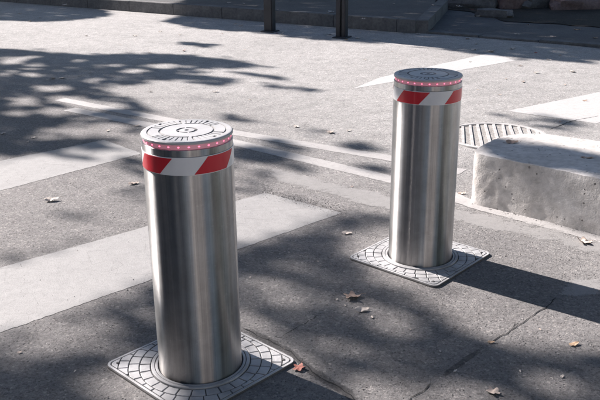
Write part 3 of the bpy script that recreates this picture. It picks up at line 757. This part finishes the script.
# ------------------------------------------------------------------ fallen leaves
def leaf_mesh(seed, lobed):
    rr = random.Random(seed); bm = bmesh.new(); n = 26; rows = []
    ph = rr.uniform(0, 6); bend = rr.uniform(-.25, .55)
    def zz(x, y): return .05+.6*y*y+bend*x*x+.15*noise.noise((x*4+seed, y*4, seed*.7))
    for k in (.33, .68, 1):
        row = []
        for i in range(n):
            a = 2*math.pi*i/n
            if lobed: r = (.30+.20*abs(math.cos(2.5*a+.1))**1.5)*(1+.16*noise.noise((a*2, seed, 1))); x, y = r*math.cos(a), r*math.sin(a)*.9
            else: x, y = .5*math.cos(a), .25*math.sin(a)*(1-.35*math.cos(a))*(1+.15*noise.noise((a*2, seed, 1)))
            x, y = x*k, y*k; row.append(bm.verts.new((x, y, max(.004, zz(x, y)))))
        rows.append(row)
    c = bm.verts.new((0, 0, max(.004, zz(0, 0))))
    for i in range(n):
        j = (i+1) % n; bm.faces.new((c, rows[0][i], rows[0][j]))
        for a_, b_ in zip(rows, rows[1:]): bm.faces.new((a_[i], b_[i], b_[j], a_[j]))
    e = rows[-1][0].co
    tube(bm, [e.copy(), e+Vector((.14, .03, .01)), e+Vector((.30, .0, -.02))], [.012, .010, .008], 4)
    me = bpy.data.meshes.new('fallen_leaf'); bm.to_mesh(me); bm.free()
    for p in me.polygons: p.use_smooth = True
    return me
LM = {}
ORD = 'first second third fourth fifth sixth seventh eighth ninth tenth eleventh twelfth thirteenth fourteenth fifteenth sixteenth seventeenth eighteenth nineteenth twentieth'.split()
ORD += ['twenty-'+w_ for w_ in ORD[:9]]
pending = {}
def name_leaves():
    for (txt, col), L in pending.items():
        L.sort(key=lambda e: e[0])
        for i, (x, o) in enumerate(L):
            o['label'] = ('only ' if len(L) == 1 else ORD[i]+' ') + col + txt + ('' if len(L) == 1 else ', counted from the left')
def leaf(x, y, size, col, lobed=False, label=None, group=None, z=0.0, rz=None):
    key = (col, lobed, random.randrange(3))
    if key not in LM:
        me = leaf_mesh(11*int(lobed) + key[2]*5 + 3, lobed); me.materials.append(LEAF[col]); LM[key] = me
    o = bpy.data.objects.new('fallen_leaf', LM[key]); C.objects.link(o); p = px(x, y, z)
    if z < .01:
        s = (p.xy.dot(e1)); z0 = .003
        if (p-K0).dot(kn) > .16 and (p-kb).dot(kd) < 0: z0 = KH+.004
        if z0 > .1: p = px(x, y, KH)
    else: z0 = z
    o.location = (p.x, p.y, z0); size *= .88; o.scale = (size, size, size*random.uniform(.6, 1.2))
    o.rotation_euler = (random.uniform(-.12, .12), random.uniform(-.12, .12), random.uniform(0, 6.28) if rz is None else rz)
    tag(o, label, 'leaf', group or 'single fallen leaves')
    if group: pending.setdefault((label.replace('small fallen', ' small').replace('tiny pale speck of leaf', ' leaf speck'), col), []).append((x, o))
    return o
leaf(352, 298, .085, 'brown', True, 'crumpled brown leaf on dark asphalt between the two bollards', rz=.3)
leaf(362, 311, .06, 'pale', False, 'pale oval leaf just below the crumpled brown leaf', rz=.1)
leaf(347, 234, .055, 'pale', False, 'pale leaf left of the farther bollard near the stripe corner', rz=.2)
leaf(299, 369, .055, 'red', True, 'red leaf at the right corner of the nearer base plate', rz=1.2)
leaf(574, 345, .045, 'ochre', False, 'ochre leaf on lit asphalt at the lower right edge', rz=.4)
leaf(493, 393, .055, 'tan', True, 'tan crumpled leaf at the bottom edge of the picture', rz=-.6)
leaf(491, 343, .03, 'ochre', False, 'tiny ochre leaf at the lower end of the asphalt crack', rz=.2)
leaf(562, 377, .022, 'pale', False, 'tiny pale scrap of leaf below the ochre leaf at right', rz=.9)
leaf(52, 201, .085, 'pale', False, 'pale leaf on lit asphalt between the two left stripes', rz=.3)
leaf(134, 184, .07, 'tan', False, 'tan leaf just left of the nearer bollard', rz=.4)
leaf(330, 133, .075, 'tan', True, 'tan leaf with upright stalk beyond the double strips', rz=1.7)
leaf(296, 127, .06, 'pale', False, 'pale leaf on the road above the double strips', rz=2.0)
leaf(349, 131, .05, 'pale', False, 'small pale leaf right of the leaf with the stalk', rz=.5)
leaf(512, 143, .08, 'brown', False, 'brown leaf lying on the rounded end of the concrete block', z=BH-.004, rz=.1)
leaf(587, 158, .07, 'brown', False, 'brown leaf on the block top at the right picture edge', z=BH-.004, rz=-.4)
leaf(584, 243, .085, 'tan', True, 'tan leaf at the foot of the concrete block', rz=.2)
leaf(462, 194, .05, 'tan', False, 'tan leaf between the farther bollard and the block foot', rz=.2)
leaf(352, 187, .02, 'brown', False, 'tiny brown scrap beside the lower strip', rz=.2)
leaf(585, 101, .05, 'brown', False, 'dark brown leaf on the right crosswalk stripe', rz=.3)
for (x, y, s, c) in [(572, 72, .13, 'pale'), (536, 73, .1, 'pale'), (523, 82, .1, 'tan'), (520, 66, .08, 'tan'), (506, 79, .06, 'tan'), (549, 60, .09, 'pale'), (565, 85, .05, 'tan'), (400, 63, .05, 'tan'), (470, 62, .07, 'pale'), (560, 122, .05, 'brown'),
                     (184, 51, .10, 'red'), (180, 35, .07, 'brown'), (222, 34, .06, 'red'), (135, 36, .12, 'pale'), (86, 36, .09, 'pale'), (160, 32, .10, 'pale'), (150, 53, .08, 'pale'), (120, 45, .06, 'pale'), (210, 60, .05, 'pale'), (245, 50, .05, 'tan'), (300, 56, .05, 'pale'), (330, 70, .05, 'pale'), (215, 92, .09, 'pale'), (250, 100, .05, 'tan'), (365, 60, .06, 'pale'), (392, 52, .05, 'tan'), (478, 90, .05, 'tan'), (500, 95, .05, 'tan')]:
    leaf(x, y, s*.66, c, random.random() < .4, 'small fallen leaf on the sunlit far road', 'fallen leaves on the sunlit road')
for (x, y, s, c) in [(20, 14, .1, 'tan'), (40, 18, .1, 'pale'), (30, 21.5, .1, 'pale'), (66, 18, .09, 'tan'), (77, 8, .1, 'pale'), (65, 5, .14, 'pale'), (52, 19.5, .07, 'tan'), (95, 13, .07, 'tan'), (234, 25, .1, 'pale'), (241, 26, .12, 'tan'), (236, 24, .08, 'brown'), (277, 33.5, .09, 'red'), (282, 34, .12, 'pale'), (306, 38, .08, 'pale'),
                     (330, 35, .16, 'pale'), (346, 40, .1, 'ochre'), (358, 38.5, .14, 'pale'), (375, 40, .12, 'pale'), (393, 41, .1, 'pale'), (360, 33, .08, 'tan'), (404, 34, .09, 'pale'), (418, 34.5, .12, 'pale'), (432, 29.5, .1, 'red'), (468, 39, .13, 'pale'), (476, 44, .1, 'pale'), (474, 50, .14, 'pale'), (490, 52, .18, 'pale'), (505, 37.5, .1, 'tan'), (512, 49, .17, 'pale'), (517, 34.5, .13, 'tan'), (528, 25, .1, 'tan'), (553, 37, .14, 'tan'), (536, 53, .08, 'red'), (560, 55.5, .08, 'ochre'), (577, 30, .16, 'ochre'), (595, 38.5, .12, 'ochre'), (572, 22, .1, 'ochre'), (583, 23, .08, 'ochre'), (478, 16.5, .1, 'pale'), (524, 9.5, .1, 'pale'), (512, 10, .1, 'pale'), (459, 7, .16, 'pale'), (433, 5.5, .14, 'tan'), (472, 10, .1, 'red')]:
    leaf(x, y, s*.66, c, random.random() < .4, 'small fallen leaf in the shade by the far kerb', 'fallen leaves in the far shade')
for (x, y, s, c) in [(331, 12, .18, 'pale'), (363, 19.5, .12, 'tan'), (278, 10, .1, 'tan'), (244, 4, .12, 'tan'), (229, 3, .12, 'tan'), (256, 7, .1, 'pale'), (328, 13, .1, 'pale'), (394, 4, .12, 'tan')]:
    leaf(x, y, s*.66, c, random.random() < .4, 'small fallen leaf on the raised pavement behind the far kerb', 'fallen leaves on the far pavement')
for (x, y, s, c) in [(52, 79, .12, 'pale'), (62, 78.5, .14, 'pale'), (79, 76, .07, 'pale'), (48, 80, .07, 'pale'), (34, 138, .07, 'pale'), (28, 142, .04, 'pale'), (137, 126, .08, 'pale'), (3, 134, .08, 'pale'), (90, 73, .06, 'tan'), (108, 131, .06, 'tan'), (20, 90, .06, 'tan'), (150, 92, .06, 'pale')]:
    leaf(x, y, s*.66, c, random.random() < .4, 'small fallen leaf on the road in dappled shade at left', 'fallen leaves in the dappled shade')
for (x, y, s, c) in [(289, 253, .014, 'pale'), (279, 275, .014, 'pale'), (337, 300, .016, 'pale'), (345, 306, .012, 'pale'), (372, 318, .02, 'pale'), (455, 372, .02, 'pale'), (440, 352, .014, 'pale'), (20, 353, .02, 'tan'), (410, 330, .012, 'tan'), (540, 330, .012, 'tan'), (330, 365, .012, 'pale'), (250, 278, .012, 'pale'), (520, 372, .014, 'pale'), (75, 372, .014, 'pale'), (318, 262, .014, 'tan')]:
    leaf(x, y, s, c, False, 'tiny pale speck of leaf on the shaded foreground asphalt', 'leaf specks in the foreground')
name_leaves()

# ------------------------------------------------------------------ loose grit on the asphalt
rg = random.Random(5); gv, gf = [], []
def grit(x, y, r, z):
    k = len(gv); a = rg.uniform(0, 6.28); hh = r*rg.uniform(.5, 1.1)
    for i in range(4): gv.append((x+r*math.cos(a+i*1.57)*rg.uniform(.6, 1.2), y+r*math.sin(a+i*1.57)*rg.uniform(.6, 1.2), z-.0006))
    gv.append((x+rg.uniform(-.3, .3)*r, y+rg.uniform(-.3, .3)*r, z+hh)); gv.append((x+rg.uniform(-.5, .5)*r, y+rg.uniform(-.5, .5)*r, z+hh*.8))
    gf.extend([(k, k+1, k+4), (k+1, k+5, k+4), (k+1, k+2, k+5), (k+2, k+3, k+5), (k+3, k+4, k+5), (k+3, k, k+4)])
for i in range(5200):
    x, y = rg.uniform(-30, 630), 118+292*rg.random()**1.3; q = px(x, y)
    if (q.xy-near).length < .27 or (q.xy-far).length < .27: continue
    dens = noise.noise((q.x*2.2, q.y*2.2, 3)); 
    if rg.random() > .35+.9*dens: continue
    on_road = (q-la).dot(Vector((-(lb-la).y, (lb-la).x, 0))) > 0
    grit(q.x, q.y, rg.choice((.0012, .0015, .0015, .002, .0025, .0035)), .0012)
for i in range(700):            # along the foot of the block
    f = rg.random(); q = px(476+f*130+rg.gauss(0, 3), 201+f*33+abs(rg.gauss(0, 2.2))); grit(q.x, q.y, rg.choice((.0015, .002, .003, .0045)), .0018)
for i in range(600):            # along the end of the long stripe and the strips
    f = rg.random(); q = px(262+f*85, 193+f*22+rg.gauss(-2, 3)); grit(q.x, q.y, rg.choice((.0015, .002, .003)), .0012)
me = bpy.data.meshes.new('grit'); me.from_pydata(gv, [], gf); me.materials.append(M['gritm']); go = bpy.data.objects.new('grit', me); C.objects.link(go)
tag(go, 'loose grit and tiny stones scattered on the asphalt', 'grit', kind='stuff')
